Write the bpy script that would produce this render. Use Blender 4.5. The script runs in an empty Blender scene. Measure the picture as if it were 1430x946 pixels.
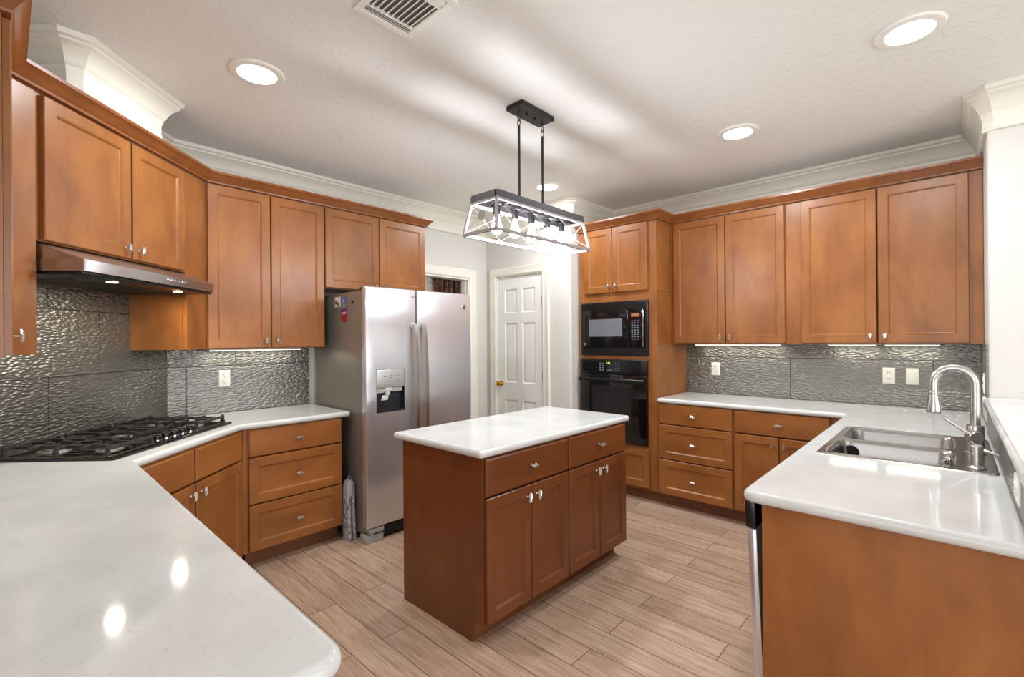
import bpy, bmesh, math, random
from mathutils import Matrix, Vector
from mathutils.geometry import tessellate_polygon
random.seed(7)
SC = bpy.context.scene
COL = SC.collection
PI = math.pi
S2 = math.sqrt(0.5)

# ------------------------------------------------------------------ camera, world, exposure
cam = bpy.data.cameras.new('camera')
cam.sensor_width = 36.0
cam.lens = 36.0 * 661.25 / 1430.0
cam.shift_y = 2.0 / 1430.0
cam.clip_start = 0.02
camo = bpy.data.objects.new('camera', cam)
COL.objects.link(camo)
camo.matrix_world = (Matrix.Translation((0, 0, 1.416)) @ Matrix.Rotation(math.radians(42.95 - 90), 4, 'Z')
                     @ Matrix.Rotation(PI / 2, 4, 'X') @ Matrix.Rotation(math.radians(-0.44), 4, 'Z'))
SC.camera = camo

w = bpy.data.worlds.new('world'); SC.world = w; w.use_nodes = True
w.node_tree.nodes['Background'].inputs[0].default_value = (0.97, 0.98, 1.0, 1)
w.node_tree.nodes['Background'].inputs[1].default_value = 1.5

SC.view_settings.view_transform = 'Standard'
SC.view_settings.look = 'None'
SC.view_settings.gamma = 1.0
SC.view_settings.use_curve_mapping = False
SC.view_settings.exposure = 0.14

CAN_W, BULB_E, FILL_W, LED_W = 17.0, 125.0, 75.0, .8

def area(name, loc, rot, sx, sy, power, color=(1, 1, 1), parent=None, spread=PI):
    l = bpy.data.lights.new(name, 'AREA'); l.shape = 'RECTANGLE'; l.size = sx; l.size_y = sy
    l.energy = power; l.color = color; l.spread = spread
    o = bpy.data.objects.new(name, l); COL.objects.link(o); o.location = loc; o.rotation_euler = rot
    if parent: o.parent = parent
    return o
# soft fill lights added behind the camera, set at the two unseen windows
area('window_fill', (-3.05, 0.2, 1.45), (0, -PI / 2, 0), 1.9, 3.4, FILL_W * .6, (0.96, 0.985, 1.0))
area('window_fill', (1.0, -3.05, 1.45), (PI / 2, 0, 0), 3.4, 1.9, FILL_W, (0.96, 0.985, 1.0))

# ------------------------------------------------------------------ materials
def mat(name):
    m = bpy.data.materials.new(name); m.use_nodes = True
    return m, m.node_tree, m.node_tree.nodes['Principled BSDF']
def lin(c):
    return tuple(((v / 255) / 12.92 if v / 255 <= .04045 else ((v / 255 + .055) / 1.055) ** 2.4) for v in c) + (1,)
def N(nt, t, **k):
    n = nt.nodes.new(t)
    for a, b in k.items():
        if a in n.inputs: n.inputs[a].default_value = b
        else: setattr(n, a, b)
    return n
def simple(name, rgb, rough=.5, metal=0., spec=.5, noise=0, coat=0.):
    m, nt, b = mat(name)
    b.inputs['Base Color'].default_value = lin(rgb); b.inputs['Roughness'].default_value = rough
    b.inputs['Metallic'].default_value = metal; b.inputs['Specular IOR Level'].default_value = spec
    b.inputs['Coat Weight'].default_value = coat
    if noise:
        tc = N(nt, 'ShaderNodeTexCoord'); n = N(nt, 'ShaderNodeTexNoise', Scale=noise, Detail=3)
        nt.links.new(tc.outputs['Object'], n.inputs['Vector'])
        r = N(nt, 'ShaderNodeMapRange'); r.inputs['To Min'].default_value = max(0, rough - .06); r.inputs['To Max'].default_value = rough + .06
        nt.links.new(n.outputs['Fac'], r.inputs['Value']); nt.links.new(r.outputs[0], b.inputs['Roughness'])
    return m
def emis(name, rgb, s):
    m, nt, b = mat(name)
    b.inputs['Base Color'].default_value = lin(rgb); b.inputs['Emission Color'].default_value = lin(rgb); b.inputs['Emission Strength'].default_value = s
    return m
def obj_vec(nt, scale, rnd=True):
    tc = N(nt, 'ShaderNodeTexCoord'); mp = N(nt, 'ShaderNodeMapping'); mp.inputs['Scale'].default_value = scale
    if rnd:
        oi = N(nt, 'ShaderNodeObjectInfo'); mu = N(nt, 'ShaderNodeMath', operation='MULTIPLY'); mu.inputs[1].default_value = 13.7
        nt.links.new(oi.outputs['Random'], mu.inputs[0])
        ad = N(nt, 'ShaderNodeVectorMath', operation='ADD'); nt.links.new(tc.outputs['Object'], ad.inputs[0]); nt.links.new(mu.outputs[0], ad.inputs[1])
        nt.links.new(ad.outputs[0], mp.inputs['Vector'])
    else: nt.links.new(tc.outputs['Object'], mp.inputs['Vector'])
    return mp.outputs[0]
def ramp(nt, stops):
    r = N(nt, 'ShaderNodeValToRGB'); e = r.color_ramp.elements
    e[0].position, e[0].color = stops[0][0], lin(stops[0][1]); e[1].position, e[1].color = stops[1][0], lin(stops[1][1])
    for p, c in stops[2:]:
        x = e.new(p); x.color = lin(c)
    return r
def wood(name, dark, mid, light, horiz=False, rough=.34):
    m, nt, b = mat(name)
    v1 = obj_vec(nt, (1.5, 3, 3.5) if horiz else (3.5, 3, 1.5))
    n1 = N(nt, 'ShaderNodeTexNoise', Scale=1.8, Detail=5, Roughness=.6, Distortion=.25)
    nt.links.new(v1, n1.inputs['Vector'])
    r = ramp(nt, [(.28, dark), (.72, light), (.5, mid)])
    nt.links.new(n1.outputs['Fac'], r.inputs[0])
    v2 = obj_vec(nt, (3, 40, 60) if horiz else (60, 40, 3))
    n2 = N(nt, 'ShaderNodeTexNoise', Scale=1.5, Detail=5, Roughness=.6)
    nt.links.new(v2, n2.inputs['Vector'])
    mr = N(nt, 'ShaderNodeMapRange'); mr.inputs['To Min'].default_value = .88; mr.inputs['To Max'].default_value = 1.1
    nt.links.new(n2.outputs['Fac'], mr.inputs['Value'])
    mx = N(nt, 'ShaderNodeMix', data_type='RGBA', blend_type='MULTIPLY'); mx.inputs[0].default_value = 1
    nt.links.new(r.outputs[0], mx.inputs[6]); nt.links.new(mr.outputs[0], mx.inputs[7])
    oi = N(nt, 'ShaderNodeObjectInfo')
    hs = N(nt, 'ShaderNodeHueSaturation'); vr = N(nt, 'ShaderNodeMapRange'); vr.inputs['To Min'].default_value = .92; vr.inputs['To Max'].default_value = 1.06
    nt.links.new(oi.outputs['Random'], vr.inputs['Value']); nt.links.new(vr.outputs[0], hs.inputs['Value']); nt.links.new(mx.outputs[2], hs.inputs['Color'])
    nt.links.new(hs.outputs[0], b.inputs['Base Color'])
    b.inputs['Roughness'].default_value = rough; b.inputs['Specular IOR Level'].default_value = .5
    return m
W_V = wood('honey_maple', (124, 72, 31), (143, 87, 40), (157, 100, 50))
W_H = wood('honey_maple_horizontal', (124, 72, 31), (143, 87, 40), (157, 100, 50), True)
I_V = wood('russet_maple_shaded', (101, 55, 26), (113, 62, 30), (124, 70, 35))  # island's darker stain, with part of its shade put into the colour
I_H = wood('russet_maple_shaded_horizontal', (101, 55, 26), (113, 62, 30), (124, 70, 35), True)
CROWNW = wood('maple_moulding', (116, 66, 31), (130, 76, 37), (142, 86, 44), True, .3)
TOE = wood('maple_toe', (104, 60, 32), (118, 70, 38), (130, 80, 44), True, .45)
GAPM = simple('cabinet_shadow_gap', (70, 34, 16), .6)

def quartz():
    m, nt, b = mat('white_quartz')
    v = obj_vec(nt, (1, 1, 1), False)
    n = N(nt, 'ShaderNodeTexNoise', Scale=170, Detail=2); nt.links.new(v, n.inputs['Vector'])
    r = ramp(nt, [(.24, (184, 184, 183)), (.36, (211, 212, 211))]); nt.links.new(n.outputs['Fac'], r.inputs[0])
    n2 = N(nt, 'ShaderNodeTexNoise', Scale=5, Detail=4); nt.links.new(v, n2.inputs['Vector'])
    r2 = ramp(nt, [(.3, (240, 240, 238)), (.7, (255, 255, 255))]); nt.links.new(n2.outputs['Fac'], r2.inputs[0])
    mx = N(nt, 'ShaderNodeMix', data_type='RGBA', blend_type='MULTIPLY'); mx.inputs[0].default_value = 1
    nt.links.new(r.outputs[0], mx.inputs[6]); nt.links.new(r2.outputs[0], mx.inputs[7]); nt.links.new(mx.outputs[2], b.inputs['Base Color'])
    b.inputs['Roughness'].default_value = .07; b.inputs['Specular IOR Level'].default_value = .35
    return m
QUARTZ = quartz()
def marble():
    m, nt, b = mat('bar_ledge_stone')
    v = obj_vec(nt, (1, 1, 1), False)
    n = N(nt, 'ShaderNodeTexNoise', Scale=6, Detail=6, Distortion=1.2); nt.links.new(v, n.inputs['Vector'])
    r = ramp(nt, [(.42, (206, 206, 204)), (.55, (226, 225, 222))]); nt.links.new(n.outputs['Fac'], r.inputs[0]); nt.links.new(r.outputs[0], b.inputs['Base Color'])
    b.inputs['Roughness'].default_value = .15
    return m
MARBLE = marble()

def tile():
    # embossed pewter-coloured metallic tile: ripples and running-bond joints
    m, nt, b = mat('embossed_metal_tile')
    tc = N(nt, 'ShaderNodeTexCoord')
    sw = N(nt, 'ShaderNodeSeparateXYZ'); cb = N(nt, 'ShaderNodeCombineXYZ')
    nt.links.new(tc.outputs['Object'], sw.inputs[0]); nt.links.new(sw.outputs['X'], cb.inputs['X']); nt.links.new(sw.outputs['Z'], cb.inputs['Y'])
    br = N(nt, 'ShaderNodeTexBrick', offset=.34, Scale=1.0); br.inputs['Brick Width'].default_value = .88; br.inputs['Row Height'].default_value = .336
    br.inputs['Mortar Size'].default_value = .003; br.inputs['Mortar Smooth'].default_value = .1
    br.inputs['Color1'].default_value = lin((140, 140, 135)); br.inputs['Color2'].default_value = lin((132, 132, 128)); br.inputs['Mortar'].default_value = lin((92, 92, 89))
    nt.links.new(cb.outputs[0], br.inputs['Vector']); nt.links.new(br.outputs['Color'], b.inputs['Base Color'])
    mp = N(nt, 'ShaderNodeMapping'); mp.inputs['Scale'].default_value = (36, 92, 1); nt.links.new(cb.outputs[0], mp.inputs['Vector'])
    n0 = N(nt, 'ShaderNodeTexNoise', Scale=9., Detail=2); nt.links.new(cb.outputs[0], n0.inputs['Vector'])
    ad = N(nt, 'ShaderNodeMix', data_type='RGBA', blend_type='ADD'); ad.inputs[0].default_value = .7
    nt.links.new(mp.outputs[0], ad.inputs[6]); nt.links.new(n0.outputs['Color'], ad.inputs[7])
    vo = N(nt, 'ShaderNodeTexVoronoi', feature='SMOOTH_F1', Scale=1.0, Smoothness=.35); nt.links.new(ad.outputs[2], vo.inputs['Vector'])
    inv = N(nt, 'ShaderNodeMath', operation='MULTIPLY'); inv.inputs[1].default_value = -1.; nt.links.new(vo.outputs['Distance'], inv.inputs[0])
    mo = N(nt, 'ShaderNodeMath', operation='MULTIPLY_ADD'); mo.inputs[1].default_value = -1.6
    nt.links.new(br.outputs['Fac'], mo.inputs[0]); nt.links.new(inv.outputs[0], mo.inputs[2])
    bp = N(nt, 'ShaderNodeBump', Strength=.8, Distance=.006); nt.links.new(mo.outputs[0], bp.inputs['Height'])
    nt.links.new(bp.outputs[0], b.inputs['Normal'])
    b.inputs['Metallic'].default_value = .85; b.inputs['Roughness'].default_value = .36
    return m
TILE = tile()

def floor_mat():
    m, nt, b = mat('wood_look_plank_tile')
    tc = N(nt, 'ShaderNodeTexCoord'); s = N(nt, 'ShaderNodeSeparateXYZ'); c = N(nt, 'ShaderNodeCombineXYZ')
    nt.links.new(tc.outputs['Object'], s.inputs[0]); nt.links.new(s.outputs['Y'], c.inputs['X']); nt.links.new(s.outputs['X'], c.inputs['Y'])
    br = N(nt, 'ShaderNodeTexBrick', offset=.37, offset_frequency=2, Scale=1.0)
    br.inputs['Brick Width'].default_value = 1.22; br.inputs['Row Height'].default_value = .152; br.inputs['Mortar Size'].default_value = .0024; br.inputs['Mortar Smooth'].default_value = .2
    br.inputs['Bias'].default_value = 0.0
    br.inputs['Color1'].default_value = (0, 0, 0, 1); br.inputs['Color2'].default_value = (1, 1, 1, 1); br.inputs['Mortar'].default_value = (.5, .5, .5, 1)
    nt.links.new(c.outputs[0], br.inputs['Vector'])
    # grain: per-plank shift of stretched noise
    ad = N(nt, 'ShaderNodeVectorMath', operation='MULTIPLY_ADD'); ad.inputs[1].default_value = (7, 3, 5)
    nt.links.new(br.outputs['Color'], ad.inputs[0]); nt.links.new(c.outputs[0], ad.inputs[2])
    mp = N(nt, 'ShaderNodeMapping'); mp.inputs['Scale'].default_value = (2.6, 44, 1); nt.links.new(ad.outputs[0], mp.inputs['Vector'])
    n1 = N(nt, 'ShaderNodeTexNoise', Scale=1.3, Detail=7, Roughness=.65, Distortion=1.2); nt.links.new(mp.outputs[0], n1.inputs['Vector'])
    r = ramp(nt, [(.3, (150, 123, 103)), (.72, (206, 183, 162)), (.5, (184, 158, 137))]); nt.links.new(n1.outputs['Fac'], r.inputs[0])
    mp2 = N(nt, 'ShaderNodeMapping'); mp2.inputs['Scale'].default_value = (6, 120, 1); nt.links.new(ad.outputs[0], mp2.inputs['Vector'])
    n2 = N(nt, 'ShaderNodeTexNoise', Scale=1.5, Detail=4); nt.links.new(mp2.outputs[0], n2.inputs['Vector'])
    mr = N(nt, 'ShaderNodeMapRange'); mr.inputs['To Min'].default_value = .84; mr.inputs['To Max'].default_value = 1.12; nt.links.new(n2.outputs['Fac'], mr.inputs['Value'])
    mx = N(nt, 'ShaderNodeMix', data_type='RGBA', blend_type='MULTIPLY'); mx.inputs[0].default_value = 1
    nt.links.new(r.outputs[0], mx.inputs[6]); nt.links.new(mr.outputs[0], mx.inputs[7])
    pr = ramp(nt, [(0, (232, 226, 222)), (1, (255, 252, 250))]); nt.links.new(br.outputs['Color'], pr.inputs[0])
    mx2 = N(nt, 'ShaderNodeMix', data_type='RGBA', blend_type='MULTIPLY'); mx2.inputs[0].default_value = 1
    nt.links.new(mx.outputs[2], mx2.inputs[6]); nt.links.new(pr.outputs[0], mx2.inputs[7])
    mm = N(nt, 'ShaderNodeMix', data_type='RGBA'); mm.inputs[7].default_value = lin((92, 70, 56))
    nt.links.new(br.outputs['Fac'], mm.inputs[0]); nt.links.new(mx2.outputs[2], mm.inputs[6]); nt.links.new(mm.outputs[2], b.inputs['Base Color'])
    sb = N(nt, 'ShaderNodeMath', operation='MULTIPLY_ADD'); sb.inputs[1].default_value = -1.2; nt.links.new(br.outputs['Fac'], sb.inputs[0]); nt.links.new(n2.outputs['Fac'], sb.inputs[2])
    bp = N(nt, 'ShaderNodeBump', Strength=.12, Distance=.004); nt.links.new(sb.outputs[0], bp.inputs['Height']); nt.links.new(bp.outputs[0], b.inputs['Normal'])
    b.inputs['Roughness'].default_value = .42
    return m
FLOORM = floor_mat()

def plaster(name, rgb, sc, st, rough=.6):
    m, nt, b = mat(name)
    tc = N(nt, 'ShaderNodeTexCoord')
    n = N(nt, 'ShaderNodeTexNoise', Scale=sc, Detail=4, Roughness=.6, Distortion=.6); nt.links.new(tc.outputs['Object'], n.inputs['Vector'])
    r = N(nt, 'ShaderNodeMapRange'); r.inputs['From Min'].default_value = .5; r.inputs['From Max'].default_value = .62; nt.links.new(n.outputs['Fac'], r.inputs['Value'])
    bp = N(nt, 'ShaderNodeBump', Strength=st, Distance=.003); nt.links.new(r.outputs[0], bp.inputs['Height']); nt.links.new(bp.outputs[0], b.inputs['Normal'])
    b.inputs['Base Color'].default_value = lin(rgb); b.inputs['Roughness'].default_value = rough
    return m
CEILM = plaster('knockdown_ceiling', (236, 236, 232), 24, .45)
WALLM = plaster('wall_paint', (206, 203, 197), 60, .05)
TRIMM = simple('cream_trim_paint', (228, 224, 212), .38)
DOORM = simple('white_door_paint', (230, 229, 224), .4)

def steel(name, rgb, rough, scale=(500, 500, 3), wave=0., aniso=0.):
    m, nt, b = mat(name)
    if aniso:
        cx = N(nt, 'ShaderNodeCombineXYZ'); cx.inputs[0].default_value = 1; nt.links.new(cx.outputs[0], b.inputs['Tangent']); b.inputs['Anisotropic'].default_value = aniso
    v = obj_vec(nt, scale, False)
    n = N(nt, 'ShaderNodeTexNoise', Scale=1.0, Detail=3); nt.links.new(v, n.inputs['Vector'])
    mr = N(nt, 'ShaderNodeMapRange'); mr.inputs['To Min'].default_value = rough - .008; mr.inputs['To Max'].default_value = rough + .012
    nt.links.new(n.outputs['Fac'], mr.inputs['Value']); nt.links.new(mr.outputs[0], b.inputs['Roughness'])
    b.inputs['Base Color'].default_value = lin(rgb); b.inputs['Metallic'].default_value = 1
    if wave:      # slight oil-canning of the sheet
        v2 = obj_vec(nt, (7, 7, .7), False); n2 = N(nt, 'ShaderNodeTexNoise', Scale=1., Detail=1); nt.links.new(v2, n2.inputs['Vector'])
        bp = N(nt, 'ShaderNodeBump', Strength=wave, Distance=.02); nt.links.new(n2.outputs['Fac'], bp.inputs['Height']); nt.links.new(bp.outputs[0], b.inputs['Normal'])
    return m
STEEL = steel('brushed_steel', (214, 214, 218), .28, wave=.07, aniso=.85)
STEEL.node_tree.nodes['Principled BSDF'].inputs['Metallic'].default_value = .78
STEEL_H = steel('brushed_steel_hood', (186, 184, 184), .3, (3, 500, 500))
SINKM = steel('sink_steel', (168, 166, 164), .24, (60, 3, 60))
NICKEL = simple('brushed_nickel', (196, 194, 190), .28, 1.0)
PEWTER = simple('satin_pewter', (206, 204, 198), .26, 1.0)
FRIDGE_SIDE = simple('fridge_grey_side', (142, 136, 128), .36, .55, noise=60)
BLK = simple('black_glass', (10, 10, 13), .06)
BLKP = simple('black_plastic', (16, 16, 18), .3)
GRATE = simple('cast_iron', (66, 64, 64), .36, .4)
GREYP = simple('grey_plastic', (164, 164, 160), .4)
DKGREY = simple('dark_recess_plastic', (34, 35, 40), .3)
WHITEP = simple('white_plastic', (240, 239, 233), .32)
BRASS = simple('polished_brass', (214, 170, 70), .2, 1.0)
BLKMETAL = simple('matte_black_metal', (44, 42, 44), .45, .4)
WHITEWASH = simple('whitewashed_frame', (140, 132, 128), .55, noise=40)
RUBBER = simple('dark_rubber', (40, 32, 30), .7)
ALU = simple('burner_aluminium', (190, 186, 178), .4, .9)
CHROME = simple('chrome_ring', (215, 215, 215), .12, 1.0)
HOODMESH = simple('hood_filter', (80, 74, 68), .4, .7)
BULBM = emis('bulb_glow', (243, 248, 255), BULB_E)
CANM = emis('can_lens', (255, 252, 246), 9)
LEDM = emis('led_strip', (255, 248, 225), 3.6)
HOODLM = emis('hood_lamp', (255, 236, 190), 9)
GREEN = emis('green_display', (190, 220, 60), 1.2)
AMBER = emis('amber_display', (150, 92, 62), .25)
SILK = simple('printed_legend', (120, 122, 140), .5)
SILKD = simple('printed_legend_dark', (92, 92, 92), .5)

# ------------------------------------------------------------------ mesh helpers
class MB:
    def __init__(s): s.bm = bmesh.new()
    def merge(s, t, mi=0, M=None):
        for f in t.faces: f.material_index = mi
        if M is not None: t.transform(M)
        me = bpy.data.meshes.new('t'); t.to_mesh(me); t.free(); s.bm.from_mesh(me); bpy.data.meshes.remove(me); return s
    def box(s, x0, x1, y0, y1, z0, z1, b=0., mi=0, M=None, seg=2):
        t = bmesh.new(); bmesh.ops.create_cube(t, size=1)
        for v in t.verts:
            v.co = Vector(((x0 + x1) / 2 + v.co.x * (x1 - x0), (y0 + y1) / 2 + v.co.y * (y1 - y0), (z0 + z1) / 2 + v.co.z * (z1 - z0)))
        if b > 0: bmesh.ops.bevel(t, geom=t.edges[:], offset=b, segments=seg, affect='EDGES', profile=.5)
        return s.merge(t, mi, M)
    def prism(s, pts, z0, z1, b=0., mi=0, M=None, seg=3, top_only=False):
        t = bmesh.new()
        a = [t.verts.new((x, y, z0)) for x, y in pts]; c = [t.verts.new((x, y, z1)) for x, y in pts]
        t.faces.new(a[::-1]); t.faces.new(c); n = len(pts)
        for i in range(n): t.faces.new((a[i], a[(i + 1) % n], c[(i + 1) % n], c[i]))
        bmesh.ops.recalc_face_normals(t, faces=t.faces)
        if b > 0:
            ed = [e for e in t.edges if abs(e.verts[0].co.z - e.verts[1].co.z) < 1e-6 and (not top_only or e.verts[0].co.z > (z0 + z1) / 2)]
            bmesh.ops.bevel(t, geom=ed, offset=b, segments=seg, affect='EDGES', profile=.5)
        return s.merge(t, mi, M)
    def loft(s, loops, cap0=True, cap1=True, mi=0, M=None, closed=True):
        t = bmesh.new(); R = [[t.verts.new(p) for p in l] for l in loops]; n = len(R[0])
        for a, c in zip(R, R[1:]):
            for i in range(n if closed else n - 1):
                j = (i + 1) % n
                t.faces.new((a[i], a[j], c[j], c[i]))
        if cap0: t.faces.new(R[0][::-1])
        if cap1: t.faces.new(R[-1])
        bmesh.ops.recalc_face_normals(t, faces=t.faces)
        return s.merge(t, mi, M)
    def lathe(s, prof, c=(0, 0, 0), axis='Z', n=24, mi=0, M=None):
        loops = []
        for r, h in prof:
            L = []
            for i in range(n):
                a = 2 * PI * i / n; p, q = r * math.cos(a), r * math.sin(a)
                v = {'Z': (p, q, h), 'Y': (p, h, q), 'X': (h, p, q)}[axis]
                L.append((c[0] + v[0], c[1] + v[1], c[2] + v[2]))
            loops.append(L)
        return s.loft(loops, True, True, mi, M)
    def tube(s, pts, r, n=10, mi=0, M=None):
        pts = [Vector(p) for p in pts]; loops = []; up = Vector((0, 0, 1)); prev = None
        for i, p in enumerate(pts):
            d = (pts[min(i + 1, len(pts) - 1)] - pts[max(i - 1, 0)]).normalized()
            if prev is None:
                u = d.orthogonal().normalized()
            else:
                u = (prev - d * prev.dot(d)).normalized()
            prev = u; v = d.cross(u); rr = r[i] if isinstance(r, (list, tuple)) else r
            loops.append([p + (u * math.cos(2 * PI * k / n) + v * math.sin(2 * PI * k / n)) * rr for k in range(n)])
        return s.loft(loops, True, True, mi, M)
    def bar(s, p0, p1, wx, wz, mi=0, M=None):
        # square-section bar between two points
        p0, p1 = Vector(p0), Vector(p1); d = (p1 - p0).normalized()
        ref = Vector((0, 0, 1)) if abs(d.z) < .9 else Vector((1, 0, 0))
        u = d.cross(ref).normalized() * wx / 2; v = u.cross(d).normalized() * wz / 2
        return s.loft([[p + u + v, p - u + v, p - u - v, p + u - v] for p in (p0, p1)], True, True, mi, M)
    def rings(s, x0, x1, z0, z1, prof, mi=0, M=None):
        # rectangle panel facing -y: prof = [(inset, y), ...] from the back edge to the centre
        loops = [[(x0 + i, y, z0 + i), (x1 - i, y, z0 + i), (x1 - i, y, z1 - i), (x0 + i, y, z1 - i)] for i, y in prof]
        return s.loft(loops, True, True, mi, M)
    def sweep(s, path, prof, side=1, mi=0, closed=False):
        # prof [(out, z)] closed outline swept along a 2d path with mitres; side=+1 pushes to the right of travel
        P = [Vector(p) for p in path]; n = len(P); loops = []
        for i in range(n):
            ds = []
            if i > 0: ds.append((P[i] - P[i - 1]).normalized())
            if i < n - 1: ds.append((P[i + 1] - P[i]).normalized())
            ns = [Vector((d.y, -d.x)) * side for d in ds]
            if len(ns) == 2:
                m = (ns[0] + ns[1]).normalized(); m = m / max(.3, m.dot(ns[0]))
            else: m = ns[0]
            loops.append([(P[i].x + m.x * o, P[i].y + m.y * o, z) for o, z in prof])
        return s.loft(loops, True, True, mi)
    def build(s, name, mats, parent=None, wn=False, flat=False):
        me = bpy.data.meshes.new(name); s.bm.to_mesh(me); s.bm.free()
        if not isinstance(mats, (list, tuple)): mats = [mats]
        for m in mats: me.materials.append(m)
        if not flat:
            for p in me.polygons: p.use_smooth = True
            me.set_sharp_from_angle(angle=math.radians(28 if not wn else 50))
        o = bpy.data.objects.new(name, me); COL.objects.link(o)
        if parent is not None: o.parent = parent
        if wn:
            md = o.modifiers.new('wn', 'WEIGHTED_NORMAL'); md.keep_sharp = True; md.weight = 80
        return o

def thing(name, label, cat, loc=(0, 0, 0), rz=0., group=None):
    o = bpy.data.objects.new(name, None); COL.objects.link(o); o.empty_display_size = .1
    o.location = loc; o.rotation_euler = (0, 0, rz); o['label'] = label; o['category'] = cat
    if group: o['group'] = group
    return o
def tag(o, label, cat, group=None):
    o['label'] = label; o['category'] = cat
    if group: o['group'] = group
    return o
def struct(o): o['kind'] = 'structure'; return o
def sthing(name, loc=(0, 0, 0), rz=0.):
    o = bpy.data.objects.new(name, None); COL.objects.link(o); o.location = loc; o.rotation_euler = (0, 0, rz); o['kind'] = 'structure'; return o
def bool_cut(o, cutter_mb):
    c = cutter_mb.build('cut', [], o.parent, flat=True)
    md = o.modifiers.new('b', 'BOOLEAN'); md.object = c; md.operation = 'DIFFERENCE'; md.solver = 'EXACT'; md.use_self = True
    bpy.context.view_layer.update()
    dg = bpy.context.evaluated_depsgraph_get()
    me = bpy.data.meshes.new_from_object(o.evaluated_get(dg)); old = o.data; o.modifiers.remove(md); o.data = me
    bpy.data.meshes.remove(old); cm = c.data; bpy.data.objects.remove(c); bpy.data.meshes.remove(cm)
def rrect(x0, x1, y0, y1, r, n=5):
    out = []
    for cx, cy, a0 in ((x1 - r, y1 - r, 0), (x0 + r, y1 - r, 90), (x0 + r, y0 + r, 180), (x1 - r, y0 + r, 270)):
        for k in range(n + 1):
            a = math.radians(a0 + 90 * k / n); out.append((cx + r * math.cos(a), cy + r * math.sin(a)))
    return out
def round_poly(pts, radii, n=6):
    # round chosen corners of a polygon (radius 0 keeps the corner)
    out = []; m = len(pts)
    for i in range(m):
        p = Vector(pts[i]); r = radii[i]
        if r <= 0: out.append(tuple(p)); continue
        a = (Vector(pts[i - 1]) - p).normalized(); c = (Vector(pts[(i + 1) % m]) - p).normalized()
        ang = a.angle(c); d = r / math.tan(ang / 2); p0, p1 = p + a * d, p + c * d
        for k in range(n + 1):
            t = k / n; out.append(tuple((1 - t) ** 2 * p0 + 2 * t * (1 - t) * p + t * t * p1))
    return out
def text_mesh(txt, size, name, m, parent, M, ext=.0004):
    cu = bpy.data.curves.new('txt', 'FONT'); cu.body = txt; cu.size = size; cu.extrude = ext; cu.align_x = 'CENTER'; cu.align_y = 'CENTER'
    o = bpy.data.objects.new('txt', cu); COL.objects.link(o); bpy.context.view_layer.update()
    me = bpy.data.meshes.new_from_object(o.evaluated_get(bpy.context.evaluated_depsgraph_get()))
    bpy.data.objects.remove(o); bpy.data.curves.remove(cu)
    me.transform(M); me.materials.clear(); me.materials.append(m)
    t = bpy.data.objects.new(name, me); COL.objects.link(t); t.parent = parent; return t
FRONT = Matrix.Rotation(PI / 2, 4, 'X')          # text lying in xz, facing -y

# ------------------------------------------------------------------ dimensions (metres)
CZ = 2.752                     # ceiling
FW, OW, LW = 3.81, 4.41, -.30  # fridge wall y, oven wall x, left wall x
DW = 3.077                     # diagonal wall: y = x + DW
RY = -.142                     # bar riser / pier face y
# ------------------------------------------------------------------ setting
m = MB().box(-3.3, 5.4, -3.3, 5.6, -.08, 0); struct(m.build('floor', FLOORM))
m = MB().box(-3.3, 5.4, -3.3, 5.6, CZ, CZ + .1); struct(m.build('ceiling', CEILM))
OX0, OX1, OZ = 2.66, 3.428, 2.083              # doorway in the fridge wall
PX = 3.68                                       # pantry wall x
m = MB().box(.70, OX0, FW, FW + .12, 0, CZ).box(OX1, PX + .12, FW, FW + .12, 0, CZ).box(OX0, OX1, FW, FW + .12, OZ, CZ)
struct(m.build('wall_back', WALLM))
m = MB().prism([(LW - .12, LW + DW - .12), (LW, LW + DW), (FW - DW, FW), (FW - DW, FW + .12), (.5, FW + .12)], 0, CZ)
struct(m.build('wall_diagonal', WALLM))
m = MB().box(LW - .12, LW, .70, 2.76, 0, CZ); struct(m.build('wall_left', WALLM))
m = MB().box(OW, OW + .12, -1.2, 2.66, 0, CZ); struct(m.build('wall_right', WALLM))
PY0, PY1, PZ = 3.0, 3.655, 2.10                 # pantry door opening
m = MB().prism(round_poly([(PX, PY0), (PX, 2.66), (OW + .12, 2.66), (OW + .12, 2.78), (PX + .12, 2.78), (PX + .12, PY0)], [0, .02, 0, 0, 0, 0]), 0, CZ)
m.box(PX, PX + .12, PY1, FW, 0, CZ).box(PX, PX + .12, PY0, PY1, PZ, CZ)
struct(m.build('wall_pantry', WALLM))
m = MB().box(5.28, 5.4, -3.3, 5.6, 0, CZ); struct(m.build('wall_far_right', WALLM))
m = MB().box(-.42, 5.4, 5.48, 5.6, 0, CZ); struct(m.build('wall_far_back', WALLM))
PIX = 3.65
m = MB().prism(round_poly([(PIX, RY), (OW, RY), (OW, -.75), (PIX, -.75)], [.022, 0, 0, .022]), 0, CZ, seg=1)
struct(m.build('wall_pier', WALLM))
m = MB().box(1.70, PIX, RY - .12, RY, 0, 1.045); struct(m.build('wall_half', WALLM))
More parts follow.
